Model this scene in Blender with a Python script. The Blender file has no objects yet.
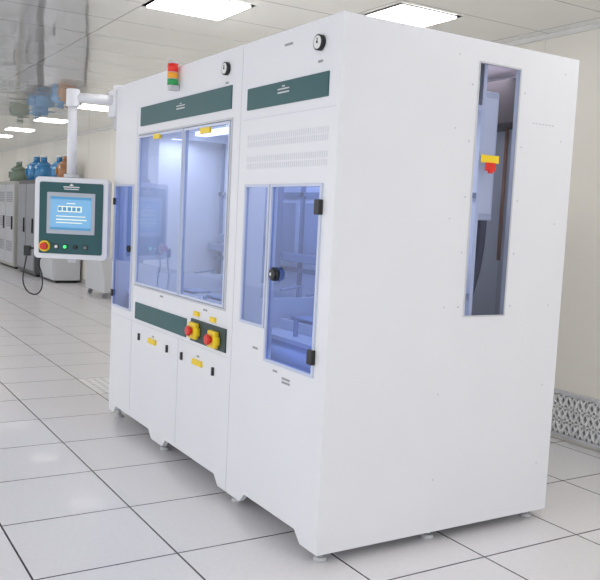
import bpy, bmesh, math, random
from mathutils import Vector, Matrix
random.seed(3)
sc=bpy.context.scene
try:
    sc.view_settings.view_transform='Standard'
    sc.view_settings.look='None'
except Exception: pass

# ---------------------------------------------------------------- materials
MATS={}
def mat(name,col,rough=0.5,metal=0.0,emit=None,es=0.0,noise=0.0,nscale=8.0,coat=0.0,spec=0.5):
    if name in MATS: return MATS[name]
    m=bpy.data.materials.new(name); m.use_nodes=True
    nt=m.node_tree; b=nt.nodes['Principled BSDF']
    b.inputs['Base Color'].default_value=(*col,1)
    b.inputs['Roughness'].default_value=rough
    b.inputs['Metallic'].default_value=metal
    b.inputs['Coat Weight'].default_value=coat
    b.inputs['Specular IOR Level'].default_value=spec
    if emit:
        b.inputs['Emission Color'].default_value=(*emit,1)
        b.inputs['Emission Strength'].default_value=es
    if noise>0:
        tc=nt.nodes.new('ShaderNodeTexCoord'); n=nt.nodes.new('ShaderNodeTexNoise')
        n.inputs['Scale'].default_value=nscale
        r=nt.nodes.new('ShaderNodeValToRGB')
        r.color_ramp.elements[0].position=0.3; r.color_ramp.elements[1].position=0.7
        r.color_ramp.elements[0].color=(*[c*(1-noise) for c in col],1)
        r.color_ramp.elements[1].color=(*[min(1,c*(1+noise*0.5)) for c in col],1)
        nt.links.new(tc.outputs['Object'],n.inputs['Vector'])
        nt.links.new(n.outputs['Fac'],r.inputs['Fac'])
        nt.links.new(r.outputs['Color'],b.inputs['Base Color'])
    MATS[name]=m
    return m
def glassmat(name,tint,gloss=0.1):
    m=bpy.data.materials.new(name); m.use_nodes=True; nt=m.node_tree
    nt.nodes.clear()
    o=nt.nodes.new('ShaderNodeOutputMaterial'); mx=nt.nodes.new('ShaderNodeMixShader')
    t=nt.nodes.new('ShaderNodeBsdfTransparent'); t.inputs[0].default_value=(*tint,1)
    g=nt.nodes.new('ShaderNodeBsdfGlossy'); g.inputs['Roughness'].default_value=0.03
    g.inputs['Color'].default_value=(0.9,0.93,1,1)
    lw=nt.nodes.new('ShaderNodeFresnel'); lw.inputs['IOR'].default_value=1.5
    mm=nt.nodes.new('ShaderNodeMath'); mm.operation='MULTIPLY'; mm.inputs[1].default_value=gloss
    nt.links.new(lw.outputs[0],mm.inputs[0])
    nt.links.new(mm.outputs[0],mx.inputs[0])
    nt.links.new(t.outputs[0],mx.inputs[1]); nt.links.new(g.outputs[0],mx.inputs[2])
    nt.links.new(mx.outputs[0],o.inputs[0])
    return m
def gridmat(name,base,line,px,py,ox,oy,w,rough,noise=0.03,coat=0.0,bump=0.0,spec=0.5,metal=0.0,bscale=1.3):
    """rectangular tile grid, period px/py metres, joints w metres wide"""
    m=bpy.data.materials.new(name); m.use_nodes=True; nt=m.node_tree; N=nt.nodes; L=nt.links
    b=N['Principled BSDF']; b.inputs['Roughness'].default_value=rough; b.inputs['Metallic'].default_value=metal
    b.inputs['Coat Weight'].default_value=coat; b.inputs['Specular IOR Level'].default_value=spec
    tc=N.new('ShaderNodeTexCoord'); sp=N.new('ShaderNodeSeparateXYZ'); L.new(tc.outputs['Object'],sp.inputs[0])
    def ax(out,per,off):
        a=N.new('ShaderNodeMath'); a.operation='SUBTRACT'; a.inputs[1].default_value=off-per/2; L.new(out,a.inputs[0])
        f=N.new('ShaderNodeMath'); f.operation='FLOORED_MODULO'; f.inputs[1].default_value=per; L.new(a.outputs[0],f.inputs[0])
        s=N.new('ShaderNodeMath'); s.operation='SUBTRACT'; s.inputs[1].default_value=per/2; L.new(f.outputs[0],s.inputs[0])
        d=N.new('ShaderNodeMath'); d.operation='ABSOLUTE'; L.new(s.outputs[0],d.inputs[0])
        c=N.new('ShaderNodeMath'); c.operation='LESS_THAN'; c.inputs[1].default_value=w/2; L.new(d.outputs[0],c.inputs[0])
        return c.outputs[0]
    mx=N.new('ShaderNodeMath'); mx.operation='MAXIMUM'
    L.new(ax(sp.outputs[0],px,ox),mx.inputs[0]); L.new(ax(sp.outputs[1],py,oy),mx.inputs[1])
    n=N.new('ShaderNodeTexNoise'); n.inputs['Scale'].default_value=40; L.new(tc.outputs['Object'],n.inputs['Vector'])
    r=N.new('ShaderNodeValToRGB'); r.color_ramp.elements[0].position=.35; r.color_ramp.elements[1].position=.65
    r.color_ramp.elements[0].color=(*[c*(1-noise) for c in base],1); r.color_ramp.elements[1].color=(*base,1)
    L.new(n.outputs['Fac'],r.inputs['Fac'])
    mc=N.new('ShaderNodeMix'); mc.data_type='RGBA'
    L.new(mx.outputs[0],mc.inputs[0]); L.new(r.outputs[0],mc.inputs[6]); mc.inputs[7].default_value=(*line,1)
    L.new(mc.outputs[2],b.inputs['Base Color'])
    if bump>0:
        n2=N.new('ShaderNodeTexNoise'); n2.inputs['Scale'].default_value=bscale; L.new(tc.outputs['Object'],n2.inputs['Vector'])
        bp=N.new('ShaderNodeBump'); bp.inputs['Strength'].default_value=bump; bp.inputs['Distance'].default_value=.05
        L.new(n2.outputs['Fac'],bp.inputs['Height']); L.new(bp.outputs[0],b.inputs['Normal'])
    return m

WHITE=mat('powder_coated_white',(0.84,0.85,0.89),0.40,noise=0.012,nscale=3)
INNER=mat('polypropylene_inner',(0.84,0.86,0.92),0.45)
INNER2=mat('inner_frame_blue_grey',(0.42,0.50,0.68),0.4)
TEAL=mat('teal_panel',(0.012,0.095,0.105),0.45)
DTEAL=mat('dark_teal_panel',(0.015,0.05,0.055),0.45)
BLACK=mat('black_plastic',(0.012,0.012,0.014),0.4)
YEL=mat('safety_yellow',(0.95,0.68,0.02),0.4)
RED=mat('safety_red',(0.75,0.03,0.015),0.35)
GREY=mat('mid_grey_paint',(0.33,0.34,0.37),0.5)
LGREY=mat('light_grey_paint',(0.62,0.63,0.66),0.45)
STEEL=mat('brushed_steel',(0.6,0.6,0.62),0.3,0.9)
LABEL=mat('label_white',(0.85,0.86,0.86),0.5)
GLASS=glassmat('blue_tinted_acrylic',(0.33,0.44,0.80),1.0)
GLASS2=glassmat('clear_blue_acrylic',(0.52,0.60,0.84),1.0)
GLASSD=glassmat('smoked_acrylic',(0.76,0.80,0.93),0.6)

# ---------------------------------------------------------------- geometry helper
class B:
    def __init__(s): s.bm=bmesh.new()
    def box(s,x0,x1,y0,y1,z0,z1):
        v=[s.bm.verts.new(p) for p in [(x0,y0,z0),(x1,y0,z0),(x1,y1,z0),(x0,y1,z0),(x0,y0,z1),(x1,y0,z1),(x1,y1,z1),(x0,y1,z1)]]
        for f in [(0,3,2,1),(4,5,6,7),(0,1,5,4),(1,2,6,5),(2,3,7,6),(3,0,4,7)]: s.bm.faces.new([v[i] for i in f])
        return s
    def quad(s,pts):
        s.bm.faces.new([s.bm.verts.new(p) for p in pts]); return s
    def cyl(s,p0,p1,r0,r1=None,seg=20):
        if r1 is None: r1=r0
        p0=Vector(p0);p1=Vector(p1);d=(p1-p0).normalized()
        u=d.orthogonal().normalized();w=d.cross(u)
        a=[];b=[]
        for i in range(seg):
            t=2*math.pi*i/seg;o=u*math.cos(t)+w*math.sin(t)
            a.append(s.bm.verts.new(p0+o*r0)); b.append(s.bm.verts.new(p1+o*r1))
        for i in range(seg):
            j=(i+1)%seg; s.bm.faces.new([a[i],a[j],b[j],b[i]])
        s.bm.faces.new(a[::-1]); s.bm.faces.new(b)
        return s
    def prism(s,pts,axis,t0,t1):
        """extrude a 2D polygon; axis 'y': pts=(x,z); 'x': pts=(y,z)"""
        def mk(p,t): return (p[0],t,p[1]) if axis=='y' else (t,p[0],p[1])
        a=[s.bm.verts.new(mk(p,t0)) for p in pts]; b=[s.bm.verts.new(mk(p,t1)) for p in pts]
        n=len(pts)
        s.bm.faces.new(a); s.bm.faces.new(b[::-1])
        for i in range(n):
            j=(i+1)%n; s.bm.faces.new([a[j],a[i],b[i],b[j]])
        return s
    def plate(s,axis,a0,a1,z0,z1,holes,t0,t1):
        """plate with rectangular holes (a0,a1,z0,z1)"""
        A=sorted(set([a0,a1]+[h[0] for h in holes]+[h[1] for h in holes]))
        Z=sorted(set([z0,z1]+[h[2] for h in holes]+[h[3] for h in holes]))
        def hole(i,j):
            if i<0 or j<0 or i>=len(A)-1 or j>=len(Z)-1: return True
            ca=(A[i]+A[i+1])/2;cz=(Z[j]+Z[j+1])/2
            return any(h[0]<ca<h[1] and h[2]<cz<h[3] for h in holes)
        V={}
        def v(i,j,k):
            if (i,j,k) not in V:
                t=t1 if k else t0
                V[(i,j,k)]=s.bm.verts.new((A[i],t,Z[j]) if axis=='y' else (t,A[i],Z[j]))
            return V[(i,j,k)]
        for i in range(len(A)-1):
            for j in range(len(Z)-1):
                if hole(i,j): continue
                s.bm.faces.new([v(i,j,0),v(i+1,j,0),v(i+1,j+1,0),v(i,j+1,0)])
                s.bm.faces.new([v(i,j,1),v(i,j+1,1),v(i+1,j+1,1),v(i+1,j,1)])
                if hole(i-1,j): s.bm.faces.new([v(i,j,0),v(i,j+1,0),v(i,j+1,1),v(i,j,1)])
                if hole(i+1,j): s.bm.faces.new([v(i+1,j,0),v(i+1,j,1),v(i+1,j+1,1),v(i+1,j+1,0)])
                if hole(i,j-1): s.bm.faces.new([v(i,j,0),v(i,j,1),v(i+1,j,1),v(i+1,j,0)])
                if hole(i,j+1): s.bm.faces.new([v(i,j+1,0),v(i+1,j+1,0),v(i+1,j+1,1),v(i,j+1,1)])
        return s
    def build(s,name,m,parent=None,bevel=0,smooth=False,loc=None,rot=None):
        bmesh.ops.recalc_face_normals(s.bm,faces=s.bm.faces)
        me=bpy.data.meshes.new(name); s.bm.to_mesh(me); s.bm.free()
        me.materials.append(m)
        o=bpy.data.objects.new(name,me); sc.collection.objects.link(o)
        if parent: o.parent=parent
        if loc: o.location=loc
        if rot: o.rotation_euler=rot
        if smooth:
            for p in me.polygons: p.use_smooth=len(p.vertices)==4
        if bevel>0:
            md=o.modifiers.new('bevel','BEVEL'); md.width=bevel; md.segments=3; md.limit_method='ANGLE'
        return o
def empty(name,loc=(0,0,0),rot=(0,0,0)):
    o=bpy.data.objects.new(name,None); o.empty_display_size=.1
    o.location=loc;o.rotation_euler=rot; sc.collection.objects.link(o); return o
def tube(name,pts,r,m,parent=None):
    c=bpy.data.curves.new(name,'CURVE'); c.dimensions='3D'; c.bevel_depth=r; c.bevel_resolution=4
    sp=c.splines.new('NURBS'); sp.points.add(len(pts)-1); sp.use_endpoint_u=True; sp.order_u=3
    for i,p in enumerate(pts): sp.points[i].co=(*p,1)
    c.materials.append(m); o=bpy.data.objects.new(name,c); sc.collection.objects.link(o)
    if parent: o.parent=parent
    return o

# ---------------------------------------------------------------- room
HC=2.85; YW=2.70
TX,TY=-0.99,-0.47
FLOOR=gridmat('raised_floor_tiles',(0.83,0.815,0.84),(0.03,0.03,0.04),.61,.61,TX,TY,.009,.27,.03,coat=0.05)
CEIL=gridmat('glossy_ceiling_tiles',(0.84,0.84,0.82),(0.46,0.46,0.46),.61,1.22,-1.99,1.34,.015,.04,.02,bump=.30,spec=1.0,metal=.45,bscale=.9)
WALL=mat('cream_wall_panel',(0.87,0.84,0.77),0.45,noise=.02,nscale=1.0)
B().box(-24,7,-6,YW+.1,-.1,0).build('floor',FLOOR)
B().box(-24,7,-6,YW+.1,HC,HC+.1).build('ceiling',CEIL)
w=B().box(-24,7,YW,YW+.1,0,HC).build('wall_back',WALL)
B().box(-24.1,-24,-6,YW+.1,0,HC).build('wall_left',WALL)
j=B()
x=-23.4
while x<6.5:
    j.box(x,x+.008,YW-.003,YW,0.02,HC); x+=1.22
j.build('trim_1',mat('wall_joint',(0.78,0.76,0.69),.5))
B().box(-24,-1.15,YW-.012,YW,0,.09).build('baseboard_back',mat('vinyl_base',(0.55,0.54,0.52),.5))
B().box(-24,7,-.03+YW,YW,HC-.03,HC).build('trim_2',mat('ceiling_angle',(0.8,0.8,0.78),.4))
q=B()
for i in range(9):
    for k in range(9):
        x=-4.0+.065*i; y=.18+.065*k; q.box(x+.012,x+.040,y+.012,y+.040,.0005,.002)
F=empty('perforated_floor_tile')
B().box(-4.033,-3.437,.147,.743,.0,.001).build('tile_plate',mat('perf_plate',(.92,.92,.92),.3),F)
q.build('perforations',mat('perf_hole',(.62,.62,.65),.6),F)

LE=mat('lamp_diffuser',(1,1,1),.5,emit=(1,0.98,0.95),es=8)
def troffer(x,y,sx=.60,sy=.60):
    e=empty('ceiling_light',(x,y,HC))
    B().plate('y',-sx/2,sx/2,-sy/2,sy/2,[(-sx/2+.03,sx/2-.03,-sy/2+.03,sy/2-.03)],0,.02).build('frame',LABEL,e,rot=(math.pi/2,0,0),loc=(0,0,0))
    B().box(-sx/2+.03,sx/2-.03,-sy/2+.03,sy/2-.03,-.012,0).build('diffuser',LE,e)
for x in (2.9,0.6,-1.66,-4.0,-6.3,-8.6,-11.0,-13.3,-15.2,-18.,-20.5): troffer(x,1.64,.46,.52)
for x in (2.2,-.1,-2.4): troffer(x,.42,.55,.60)
for x in (2.9,.6,-5,-8.6,-13.3): troffer(x,-3.4,.58,1.2)  # unseen row out of view, added for brightness

# return-air grille on back wall
g=empty('wall_return_grille',(0,0,0))
gx0,gx1,gz0,gz1=-1.13,0.95,.03,.35
B().plate('y',gx0,gx1,gz0,gz1,[(gx0+.02,gx1-.02,gz0+.02,gz1-.02)],YW-.03,YW-.001).build('frame',LGREY,g)
B().box(gx0+.02,gx1-.02,YW-.008,YW-.002,gz0+.02,gz1-.02).build('duct_backing',GREY,g)
l=B()
def strip(b,x0,z0,x1,z1,w,y0,y1):
    d=Vector((x1-x0,z1-z0)).normalized(); n=Vector((-d.y,d.x))*w/2
    b.prism([(x0+n.x,z0+n.y),(x1+n.x,z1+n.y),(x1-n.x,z1-n.y),(x0-n.x,z0-n.y)],'y',y0,y1)
rows=3; rh=(gz1-gz0-.04)/rows
for r in range(rows):
    z0=gz0+.02+r*rh; z1=z0+rh
    l.box(gx0+.02,gx1-.02,YW-.026,YW-.010,z1-.006,z1+.006)
    n=int((gx1-gx0-.04)/rh); s=(gx1-gx0-.04)/n
    for k in range(n):
        xa=gx0+.02+k*s
        strip(l,xa,z0,xa+s/2,z1,.016,YW-.026,YW-.010); strip(l,xa+s/2,z1,xa+s,z0,.016,YW-.026,YW-.010)
        strip(l,xa,z1,xa+s/2,z0,.010,YW-.022,YW-.010); strip(l,xa+s/2,z0,xa+s,z1,.010,YW-.022,YW-.010)
l.build('lattice',LABEL,g)

# ---------------------------------------------------------------- machine
M=empty('wafer_processing_machine')
L0,D,H=-2.76,1.39,2.30
W_BIG=(-2.29,-0.965,.985,1.945); W_LD=(-2.735,-2.365,.80,1.63); W_RF=(-.78,-.54,.95,1.615); W_RD=(-.52,-.095,.80,1.615)
fr=B().plate('y',L0,0,.13,H,[W_BIG,W_LD,W_RF,W_RD],0,.03)
fr.build('front_panel',WHITE,M)
def skirt(axis,a0,a1,arches,t0,t1,name):
    pts=[(a0,.13),(a0,.05)]
    for (p,q) in arches: pts+=[(p,.05),(p+.05,.10),(q-.05,.10),(q,.05)]
    pts+=[(a1,.05),(a1,.13)]
    B().prism(pts,axis,t0,t1).build(name,WHITE,M)
skirt('y',L0,0,[(-2.66,-1.93),(-1.75,-.97),(-.72,-.14)],0,.03,'front_skirt')
W_S=(.74,1.0,1.055,2.205)
B().plate('x',.0305,D,.05,H,[W_S],-.0005,-.03).build('side_panel',WHITE,M)
B().box(L0,L0+.03,.0305,D,.05,H).build('end_panel',WHITE,M)
B().box(L0+.03,-.03,D-.03,D,.05,H).build('rear_panel',WHITE,M)
B().box(L0+.03,-.03,.03,D-.03,H-.03,H).build('roof_panel',WHITE,M)
B().box(L0+.03,-.03,.03,D-.03,.10,.13).build('base_pan',LGREY,M)
ft=B()
for x in (-2.70,-1.84,-.85,-.06):
    for y in (.06,D-.07):
        ft.cyl((x,y,0),(x,y,.018),.032,.026); ft.cyl((x,y,.018),(x,y,.10),.014)
ft.cyl((-.06,.66,0),(-.06,.66,.018),.032,.026).cyl((-.06,.66,.018),(-.06,.66,.10),.014)
ft.build('levelling_feet',LGREY,M,smooth=True)
s=B()
s.box(-.8725,-.8695,-.0015,.001,.05,H)
for x in (-2.335,): s.box(x-.0015,x+.0015,-.0015,.001,.14,2.1)
s.box(-1.552,-1.549,-.0015,.001,.12,.74)
s.box(-2.33,-.90,-.0015,.001,.739,.741)
s.box(-2.74,-2.35,-.0015,.001,.739,.741)
s.box(-.84,-.02,-.0015,.001,1.93,1.932)
s.build('panel_seams',mat('seam_light',(0.66,0.67,0.72),.6),M)
sg=B()
for (a,b,c,d) in ((-2.27,-.975,2.0,2.118),(-.80,-.085,1.975,2.077),(-2.27,-1.44,.765,.872)): sg.box(a,b,-.006,.001,c,d)
sg.build('teal_fascia_strips',TEAL,M,bevel=.001)
B().box(-1.37,-.93,-.008,.001,.762,.885).build('estop_backplate',DTEAL,M,bevel=.001)
lb=B()
for (x,z,w_) in ((-1.62,2.06,.12),(-.45,2.03,.10)):
    lb.box(x-w_/2,x+w_/2,-.008,-.005,z+.010,z+.016); lb.box(x-w_/2,x+w_/2,-.008,-.005,z-.006,z+.001); lb.box(x-.012,x+.012,-.008,-.005,z+.022,z+.028)
lb.build('fascia_lettering',LGREY,M)
lv=B()
for (za,zb) in ((1.79,1.86),(1.685,1.76)):
    for r in range(2):
        zc=za+(zb-za)*(.27+.46*r)
        for k in range(42):
            x=-.785+k*.0172; lv.box(x,x+.006,-.001,.001,zc-.013,zc+.013)
lv.build('vent_slots',mat('slot_shade',(.70,.71,.76),.6),M)
t=B()
for (a,b,c,d) in ((-2.01,-1.89,.645,.675),(-1.33,-1.21,.635,.665),(-2.02,-1.92,1.905,1.935),(-1.33,-1.21,1.895,1.925),(-1.33,-1.27,.905,.93),(-1.12,-1.06,.90,.925)):
    t.box(a,b,-.012,.001,c,d)
t.build('yellow_warning_labels',YEL,M)
t=B()
for (x,z,w_) in ((-.43,2.235,.07),(-1.04,2.135,.035),(-.16,2.125,.035),(-.32,.745,.07),(-.32,.728,.07),(-.42,.765,.04),(-1.83,.955,.05),(-1.2,.95,.05),(-.62,.84,.05),(-1.95,.69,.03),(-1.27,.685,.03)):
    t.box(x-w_/2,x+w_/2,-.0015,.001,z-.005,z+.005)
t.build('small_print_labels',GREY,M)
t=B()
for (x,z) in ((-2.185,.655),(-1.71,.655),(-1.49,.65),(-1.07,.64)): t.box(x-.008,x+.008,-.012,.001,z-.022,z+.022)
t.build('door_latches',BLACK,M,bevel=.002)
EDGE=mat('acrylic_edge',(.60,.65,.80),.3)
def framed(name,win,gm,fw=.009):
    a,b,c,d=win
    B().plate('y',a-.004,b+.004,c-.004,d+.004,[(a+fw,b-fw,c+fw,d-fw)],-.010,.012).build(name+'_frame',EDGE,M,bevel=.002)
    B().quad([(a+fw-.002,0,c+fw-.002),(b-fw+.002,0,c+fw-.002),(b-fw+.002,0,d-fw+.002),(a+fw-.002,0,d-fw+.002)]).build(name+'_pane',gm,M)
framed('left_door',W_LD,GLASS)
framed('fixed_window',W_RF,GLASS2)
framed('right_door',W_RD,GLASS)
framed('sash_left',(-2.28,-1.57,.995,1.935),GLASS2)
framed('sash_right',(-1.55,-.975,.995,1.935),GLASS2)
B().box(-1.57,-1.55,-.012,.02,.99,1.94).build('sash_mullion',INNER2,M)
t=B().plate('y',W_BIG[0]-.010,W_BIG[1]+.010,W_BIG[2]-.010,W_BIG[3]+.010,[W_BIG],-.006,.001)
t.build('window_surround',LGREY,M)
hd=B()
for z in (1.52,.885): hd.box(-.125,-.085,-.022,.001,z-.032,z+.032)
for z in (1.52,.885): hd.box(-2.745,-2.725,-.015,.001,z-.025,z+.025)
hd.build('door_hinges',BLACK,M,bevel=.004)
hd=B().cyl((-.445,-.002,1.21),(-.445,-.02,1.21),.032).cyl((-.445,-.02,1.21),(-.445,-.03,1.21),.032,.024)
hd.cyl((-2.39,-.002,1.21),(-2.39,-.024,1.21),.022)
hd.build('door_knobs',BLACK,M,smooth=True)
B().cyl((-.445,-.03,1.21),(-.445,-.035,1.21),.008).build('knob_button',STEEL,M)
for i,(x,z) in enumerate(((-1.04,2.205),(-.16,2.20))):
    B().cyl((x,0.001,z),(x,-.020,z),.033).build('gauge_body_%d'%i,BLACK,M,smooth=True)
    B().cyl((x,-.020,z),(x,-.022,z),.027).build('gauge_dial_%d'%i,LABEL,M)
    gn=B(); gn.box(x-.002,x+.002,-.024,-.022,z-.004,z+.018); gn.cyl((x,-.022,z),(x,-.025,z),.005)
    gn.build('gauge_needle_%d'%i,BLACK,M)
for i,(x,z) in enumerate(((-1.30,.825),(-1.05,.815))):
    B().box(x-.045,x+.045,-.035,-.006,z-.045,z+.045).build('estop_box_%d'%i,YEL,M,bevel=.008)
    k=B().cyl((x,-.035,z),(x,-.048,z),.018).cyl((x,-.048,z),(x,-.062,z),.030,.026); k.build('estop_mushroom_%d'%i,RED,M,smooth=True,bevel=.003)
    k=B()
    for a in range(2): k.box(x-.06+a*.10,x-.04+a*.10,-.03,-.008,z-.025,z+.02)
    k.build('estop_guard_%d'%i,YEL,M,bevel=.004)
# ---------------- interior of process chamber
IY=.80
B().box(L0+.03,-.03,IY,IY+.02,.13,H-.03).build('chamber_back_wall',INNER,M)
for nm,x in (('divider_l',-2.35),('divider_r',-.88)):
    B().plate('x',.03,IY,.13,H-.03,[(.15,.70,1.05,1.95)],x,x+.02).build(nm,INNER,M)
B().box(L0+.03,-.03,.03,IY,2.0,2.02).build('chamber_filter_ceiling',INNER,M)
B().box(L0+.03,-.03,.10,IY,.88,.90).build('deck',INNER,M)
B().box(L0+.03,-.03,.10,.12,.13,.88).build('deck_apron',INNER2,M)
tk=B(); rim=B(); well=B()
for x0 in (-2.70,-2.25,-1.85,-1.45,-1.15,-.82,-.45):
    w_=.28 if x0<-1 else .30
    y0,y1=.25,.68
    x1=x0+w_
    for (a,b,c,d) in ((x0,x1,y0,y0+.02),(x0,x1,y1-.02,y1),(x0,x0+.02,y0+.02,y1-.02),(x1-.02,x1,y0+.02,y1-.02)): tk.box(a,b,c,d,.90,.95)
    well.box(x0+.02,x1-.02,y0+.02,y1-.02,.90,.905)
    rim.box(x0+.03,x1-.03,y0+.04,y0+.16,.955,.965)
    rim.cyl((x0+.05,.72,.90),(x0+.05,.72,1.06),.010); rim.cyl((x0+.05,.72,1.055),(x0+.05,.58,1.035),.009)
    rim.cyl((x0+w_-.03,.18,.90),(x0+w_-.03,.18,.98),.012)
tk.build('tanks',mat('tank_white',(.86,.88,.93),.35),M)
well.build('tank_liquid',mat('tank_liquid',(.26,.31,.44),.1),M)
rim.build('deck_fittings',INNER2,M)
rf=B()
for x in (-2.70,-2.35,-1.95,-1.55,-1.15,-.88,-.45): rf.box(x,x+.025,IY-.02,IY,.95,1.98)
rf.box(L0+.03,-.03,IY-.02,IY,1.60,1.625); rf.box(L0+.03,-.03,IY-.03,IY,1.13,1.155)
rf.build('rear_frame_bars',mat('rear_frame',(.33,.38,.50),.4),M)
ra=B()
for x in (-2.31,-1.91,-1.51,-1.10,-.83,-.40): ra.box(x,x+.28,IY-.008,IY,1.20,1.56)
ra.build('rear_access_windows',mat('rear_window_dim',(.50,.54,.64),.2),M)
rb=B().box(L0+.05,-.05,.70,.76,1.20,1.25).box(-1.72,-1.62,.60,.70,1.05,1.95).box(-1.70,-1.64,.30,.62,1.30,1.35)
rb.box(-2.12,-2.05,.60,.70,1.0,1.9)
rb.build('wafer_transfer_robot',mat('robot_grey',(.36,.41,.53),.35),M,bevel=.004)
STRIP=mat('glow_strip',(1,1,1),.5,emit=(.90,.94,1),es=2.2)  # glow for strips added to brighten the chamber, not known fixtures
sl=B()
for (a,b) in ((-2.68,-2.42),(-2.28,-.95),(-.80,-.10)): sl.box(a,b,.38,.46,1.975,1.998)
sl.build('chamber_glow_strips',STRIP,M)
def area(name,x,y,z,sx,sy,p,col=(.95,.97,1)):
    l=bpy.data.lights.new(name,'AREA'); l.shape='RECTANGLE'; l.size=sx; l.size_y=sy; l.energy=p; l.color=col
    o=bpy.data.objects.new(name,l); o.location=(x,y,z); sc.collection.objects.link(o); o.parent=M
area('chamber_fill_a',-1.62,.42,1.965,1.2,.3,4.0)  # added fill lights, brighten the chamber behind the front panes
area('chamber_fill_b',-.45,.42,1.965,.6,.3,2.4)
area('chamber_fill_c',-2.55,.42,1.965,.2,.3,1.4)
area('under_deck_fill',-.4,.07,.86,.5,.03,.14)  # added fill in the gap below the deck
area('chase_fill',-.5,1.1,2.20,.7,.3,4.5,(.92,.95,1))  # added fill so the chase reads through the side window
# ---------------- rear service chase seen through side window
a,b,c,d=W_S
B().plate('x',a-.003,b+.003,c-.003,d+.003,[(a+.004,b-.004,c+.004,d-.004)],-.006,.003).build('side_window_frame',LGREY,M)
B().quad([(-.002,a+.002,c+.002),(-.002,b-.002,c+.002),(-.002,b-.002,d-.002),(-.002,a+.002,d-.002)]).build('side_window_pane',GLASSD,M)
B().box(-.35,-.08,IY+.02,.955,1.50,2.10).build('electrical_enclosure',mat('enclosure_grey',(.70,.72,.77),.4),M,bevel=.006)
B().box(-.078,-.074,IY+.05,.94,1.53,2.07).build('enclosure_door',mat('enclosure_door',(.88,.89,.92),.4),M,bevel=.002)
tube('exhaust_hose',[(-.12,.93,1.50),(-.12,.93,1.44),(-.13,.935,1.36),(-.14,.93,1.26),(-.13,.89,1.16),(-.11,.85,1.08),(-.11,.84,.60)],.026,mat('hose_grey',(.07,.07,.10),.5),M)
B().cyl((-.30,1.24,1.30),(-.30,1.24,2.0),.010).build('copper_pipe',mat('copper_pipe_orange',(.55,.27,.18),.4),M,smooth=True)
B().box(-.70,-.10,1.08,1.34,1.98,2.19).build('exhaust_plenum',mat('plenum_dark',(.10,.07,.07),.6),M)
B().box(-.36,-.31,1.30,1.355,.13,1.98).build('chase_upright',LGREY,M)
B().box(0.0,.003,.785,.895,1.762,1.797).build('side_yellow_tag',YEL,M)
k=B().box(0,.008,.812,.875,1.725,1.764); k.build('side_red_rotary_switch',RED,M,bevel=.003)
B().box(.0,.012,.832,.854,1.715,1.735).build('switch_lever',RED,M)
sv=B()
for y in (.705,1.035):
    for z in (1.1,1.35,1.6,1.85,2.1): sv.cyl((-.001,y,z),(.002,y,z),.004,seg=10)
for k in range(7): sv.box(-.001,.0012,1.10+k*.022,1.112+k*.022,1.966,1.971)
for y in (.62,1.30):
    for z in (.3,.7,1.1,1.5,1.9,2.22): sv.cyl((-.001,y,z),(.002,y,z),.0035,seg=10)
sv.build('side_screws_and_slots',mat('screw_grey',(.62,.62,.66),.4),M)

# ---------------------------------------------------------------- signal light
S=empty('signal_tower_light',(-1.68,-.037,2.16))
B().box(-.022,.022,-.02,.036,.0,.03).build('bracket',LGREY,S,bevel=.003)
z=.03
for nm,col,h in (('green_lens',(.02,.30,.08),.036),('amber_lens',(.85,.35,.02),.036),('red_lens',(.75,.03,.02),.05)):
    B().cyl((0,0,z),(0,0,z+h-.003),.030,seg=28).build(nm,mat(nm,col,.3,emit=col,es=.15),S,smooth=True)
    B().cyl((0,0,z+h-.003),(0,0,z+h),.031,seg=28).build(nm+'_ring',LGREY,S); z+=h
B().cyl((0,0,z),(0,0,z+.012),.031,.022,seg=28).build('cap',LGREY,S,smooth=True)

# ---------------------------------------------------------------- control panel
ang=1.024
C=empty('control_panel_monitor',(-2.885,-.25,1.385),(0,0,ang))
W2,H2=.253,.28
def rrect(hw,hh,r,n=6):
    p=[]
    for cx,cz,a0 in ((hw-r,hh-r,0),(-hw+r,hh-r,90),(-hw+r,-hh+r,180),(hw-r,-hh+r,270)):
        for i in range(n+1):
            t=math.radians(a0+90*i/n); p.append((cx+r*math.cos(t),cz+r*math.sin(t)))
    return p
B().prism(rrect(W2,H2,.03),'y',-.045,.055).build('housing',WHITE,C,bevel=.006)
B().prism(rrect(W2-.035,H2-.035,.012),'y',-.050,-.04).build('green_fascia',TEAL,C)
B().prism([(p[0],p[1]+.035) for p in rrect(.165,.142,.006)],'y',-.054,-.045).build('screen_bezel',mat('bezel_grey',(.50,.54,.60),.4),C)
SCR=mat('lcd_screen',(.05,.12,.2),.25,emit=(.22,.52,.85),es=.7)
B().box(-.140,.140,-.0555,-.05,-.078,.148).build('lcd',SCR,C)
q=B().box(-.09,.075,-.0565,-.055,.045,.085); q.box(-.10,.11,-.0565,-.055,-.012,-.004).box(-.10,.08,-.0565,-.055,-.032,-.026).box(-.10,.10,-.0565,-.055,.012,.018).box(-.03,.03,-.0565,-.055,.100,.106)
q.build('lcd_white_fields',mat('lcd_white',(.4,.4,.4),.3,emit=(.85,.93,.75),es=.7),C)
q=B()
for k in range(5): q.box(-.086+k*.032,-.062+k*.032,-.0575,-.056,.052,.078)
q.box(-.14,.14,-.0565,-.055,.130,.148); q.box(-.14,.14,-.0565,-.055,-.078,-.062)
q.build('lcd_blocks',mat('lcd_blue',(.03,.1,.2),.3,emit=(.06,.28,.50),es=.8),C)
q=B().box(-.055,.055,-.052,-.049,.212,.219).box(-.05,.05,-.052,-.049,.198,.204); q.prism([(-.016,.224),(.016,.224),(0,.240)],'y',-.052,-.049)
q.build('lettering',LABEL,C)
zb=-.195
B().cyl((-.175,-.045,zb),(-.175,-.066,zb),.038,seg=28).build('estop_collar',YEL,C,smooth=True)
B().cyl((-.175,-.066,zb),(-.175,-.095,zb),.026,.023,seg=24).build('estop_knob',RED,C,smooth=True)
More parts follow.
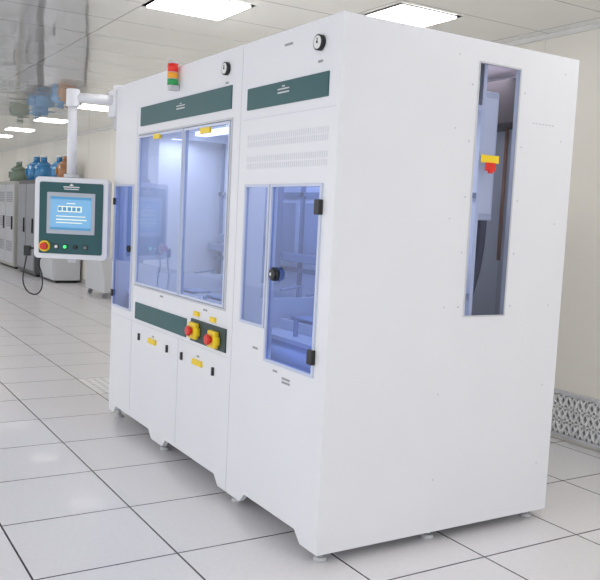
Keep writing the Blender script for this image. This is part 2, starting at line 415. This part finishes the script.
for i,(x,m_) in enumerate(((-.095,LABEL),(-.035,mat('green_button',(.02,.6,.15),.3,emit=(.05,.9,.2),es=1.2)),(.035,BLACK),(.105,mat('grey_button',(.25,.27,.27),.4)))):
    B().cyl((x,-.048,zb),(x,-.056,zb),.017).build('button_ring_%d'%i,BLACK,C,smooth=True)
    B().cyl((x,-.056,zb),(x,-.064,zb),.011).build('button_%d'%i,m_,C,smooth=True)
B().box(-.03,.03,.0,.055,-.305,-.27).build('lower_bracket',LGREY,C)
B().box(-.33,-.285,-.03,.01,-.27,-.20).build('cord_connector',BLACK,C,bevel=.006)
B().box(-.29,-.24,-.015,.005,-.225,-.21).build('pendant_hook',BLACK,C)
tube('pendant_cord',[(-.31,-.01,-.26),(-.33,-.01,-.36),(-.34,-.01,-.46),(-.30,-.01,-.53),(-.24,-.01,-.545),(-.20,-.01,-.50),(-.20,-.01,-.40),(-.24,-.01,-.30),(-.20,0,-.26)],.005,BLACK,C)
# ---------------------------------------------------------------- arm
A=empty('monitor_support_arm')
px,py=-2.905,-.262
B().cyl((px,py,1.669),(px,py,2.16),.032,seg=24).build('drop_tube',WHITE,A,smooth=True)
B().cyl((px,py,2.15),(px,py,2.27),.045,seg=24).build('elbow',WHITE,A,bevel=.006)
d=Vector((.35,.937,0)); q0=Vector((px,py,2.215)); q1=q0+d*.28
B().cyl(q0,q1,.033,seg=24).build('horizontal_tube',WHITE,A,smooth=True)
B().box(-2.90,L0-.002,-.02,.16,2.10,2.285).build('swivel_housing',WHITE,A,bevel=.012)
B().cyl((-2.83,.05,2.285),(-2.83,.05,2.32),.055,seg=24).build('swivel_cap',WHITE,A,bevel=.004)
B().cyl((-2.83,.05,2.02),(-2.83,.05,2.10),.045,seg=24).build('swivel_base',LGREY,A,bevel=.004)
B().cyl((px,py,1.667),(px,py,1.69),.05,seg=24).build('monitor_flange',LGREY,A,bevel=.003)

# ---------------------------------------------------------------- background cabinets
def cabinet(x0,x1,y0,h,m_,vents=3,dm=LGREY):
    e=empty('equipment_cabinet')
    y1=YW-.05
    B().box(x0,x1,y0,y1,.05,h).build('carcass',m_,e,bevel=.01)
    n=max(1,round((x1-x0)/.8)); dd=(x1-x0)/n
    q=B(); v=B(); hh=B()
    for k in range(n):
        q.box(x0+k*dd+.03,x0+(k+1)*dd-.03,y0-.02,y0+.001,.12,h-.08)
        for r in range(vents):
            for i in range(6): 
                z=h-.25-r*.55-i*.04
                if z>.2: v.box(x0+k*dd+.12,x0+(k+1)*dd-.12,y0-.024,y0-.019,z-.012,z+.012)
        hh.box(x0+(k+1)*dd-.12,x0+(k+1)*dd-.09,y0-.05,y0-.018,h*.45,h*.6)
    q.build('doors',dm,e,bevel=.006); v.build('vents',GREY,e); hh.build('handles',BLACK,e)
    B().box(x0+.05,x1-.05,y0+.05,y1-.05,0,.05).build('plinth',BLACK,e)
CH=1.95
cabinet(-21.5,-17.9,2.15,CH,LGREY)
cabinet(-17.6,-15.9,2.12,CH,mat('cabinet_beige',(.5,.5,.46),.5))
cabinet(-15.4,-13.9,2.10,CH,mat('cabinet_dark',(.12,.12,.13),.5),2,GREY)
cabinet(-13.6,-12.6,2.15,CH,LGREY,2)
def jug(x,y,z,m_,h=.42,r=.15):
    e=empty('water_jug',(x,y,z))
    q=B().cyl((0,0,0),(0,0,h*.62),r,seg=24).cyl((0,0,h*.62),(0,0,h*.82),r,r*.35,seg=24).cyl((0,0,h*.82),(0,0,h),r*.33,seg=16)
    q.build('bottle',m_,e,smooth=True)
    B().cyl((0,0,h),(0,0,h+.03),r*.38,seg=16).build('cap',LABEL,e)
    B().box(-.02,.02,-r-.03,-r+.01,h*.2,h*.5).build('handle',m_,e)
JB=mat('jug_blue',(.06,.25,.50),.25); JO=mat('jug_amber',(.45,.22,.10),.3)
jz=CH+.002
jug(-14.9,2.35,jz,JB,.50,.20); jug(-14.3,2.35,jz,JB,.47,.19)
jug(-13.3,2.4,jz,JB,.44,.17); jug(-12.85,2.4,jz,JO,.44,.16)
jug(-16.8,2.4,jz,mat('jug_green',(.25,.32,.25),.4),.45,.2)
T=empty('parts_cart')
B().prism([(-10.9,.10),(-9.9,.10),(-9.9,.30),(-10.1,.62),(-10.9,.62)],'y',2.25,2.6).build('body',LGREY,T,bevel=.01)
q=B()
for x in (-10.8,-10.0):
    for y in (2.3,2.55): q.cyl((x-.015,y,.04),(x+.015,y,.04),.04).box(x-.02,x+.02,y-.02,y+.02,.04,.11)
q.build('casters',GREY,T,smooth=True)
B().cyl((-10.85,2.3,.6),(-10.85,2.3,.9),.015).cyl((-10.85,2.55,.6),(-10.85,2.55,.9),.015).cyl((-10.85,2.3,.9),(-10.85,2.55,.9),.015).build('push_handle',STEEL,T)

# ---------------------------------------------------------------- world + light
wd=bpy.data.worlds.new('world'); sc.world=wd; wd.use_nodes=True
bg=wd.node_tree.nodes['Background']; bg.inputs[0].default_value=(.96,.975,1,1); bg.inputs[1].default_value=1.46

cam=bpy.data.cameras.new('camera'); co=bpy.data.objects.new('camera',cam); sc.collection.objects.link(co)
co.location=(2.75719,-1.83897,1.47808); co.rotation_euler=(1.47996,-0.04827,1.02428)
cam.sensor_fit='HORIZONTAL'; cam.sensor_width=36; cam.lens=809.82/600*36; cam.clip_start=.05
sc.camera=co
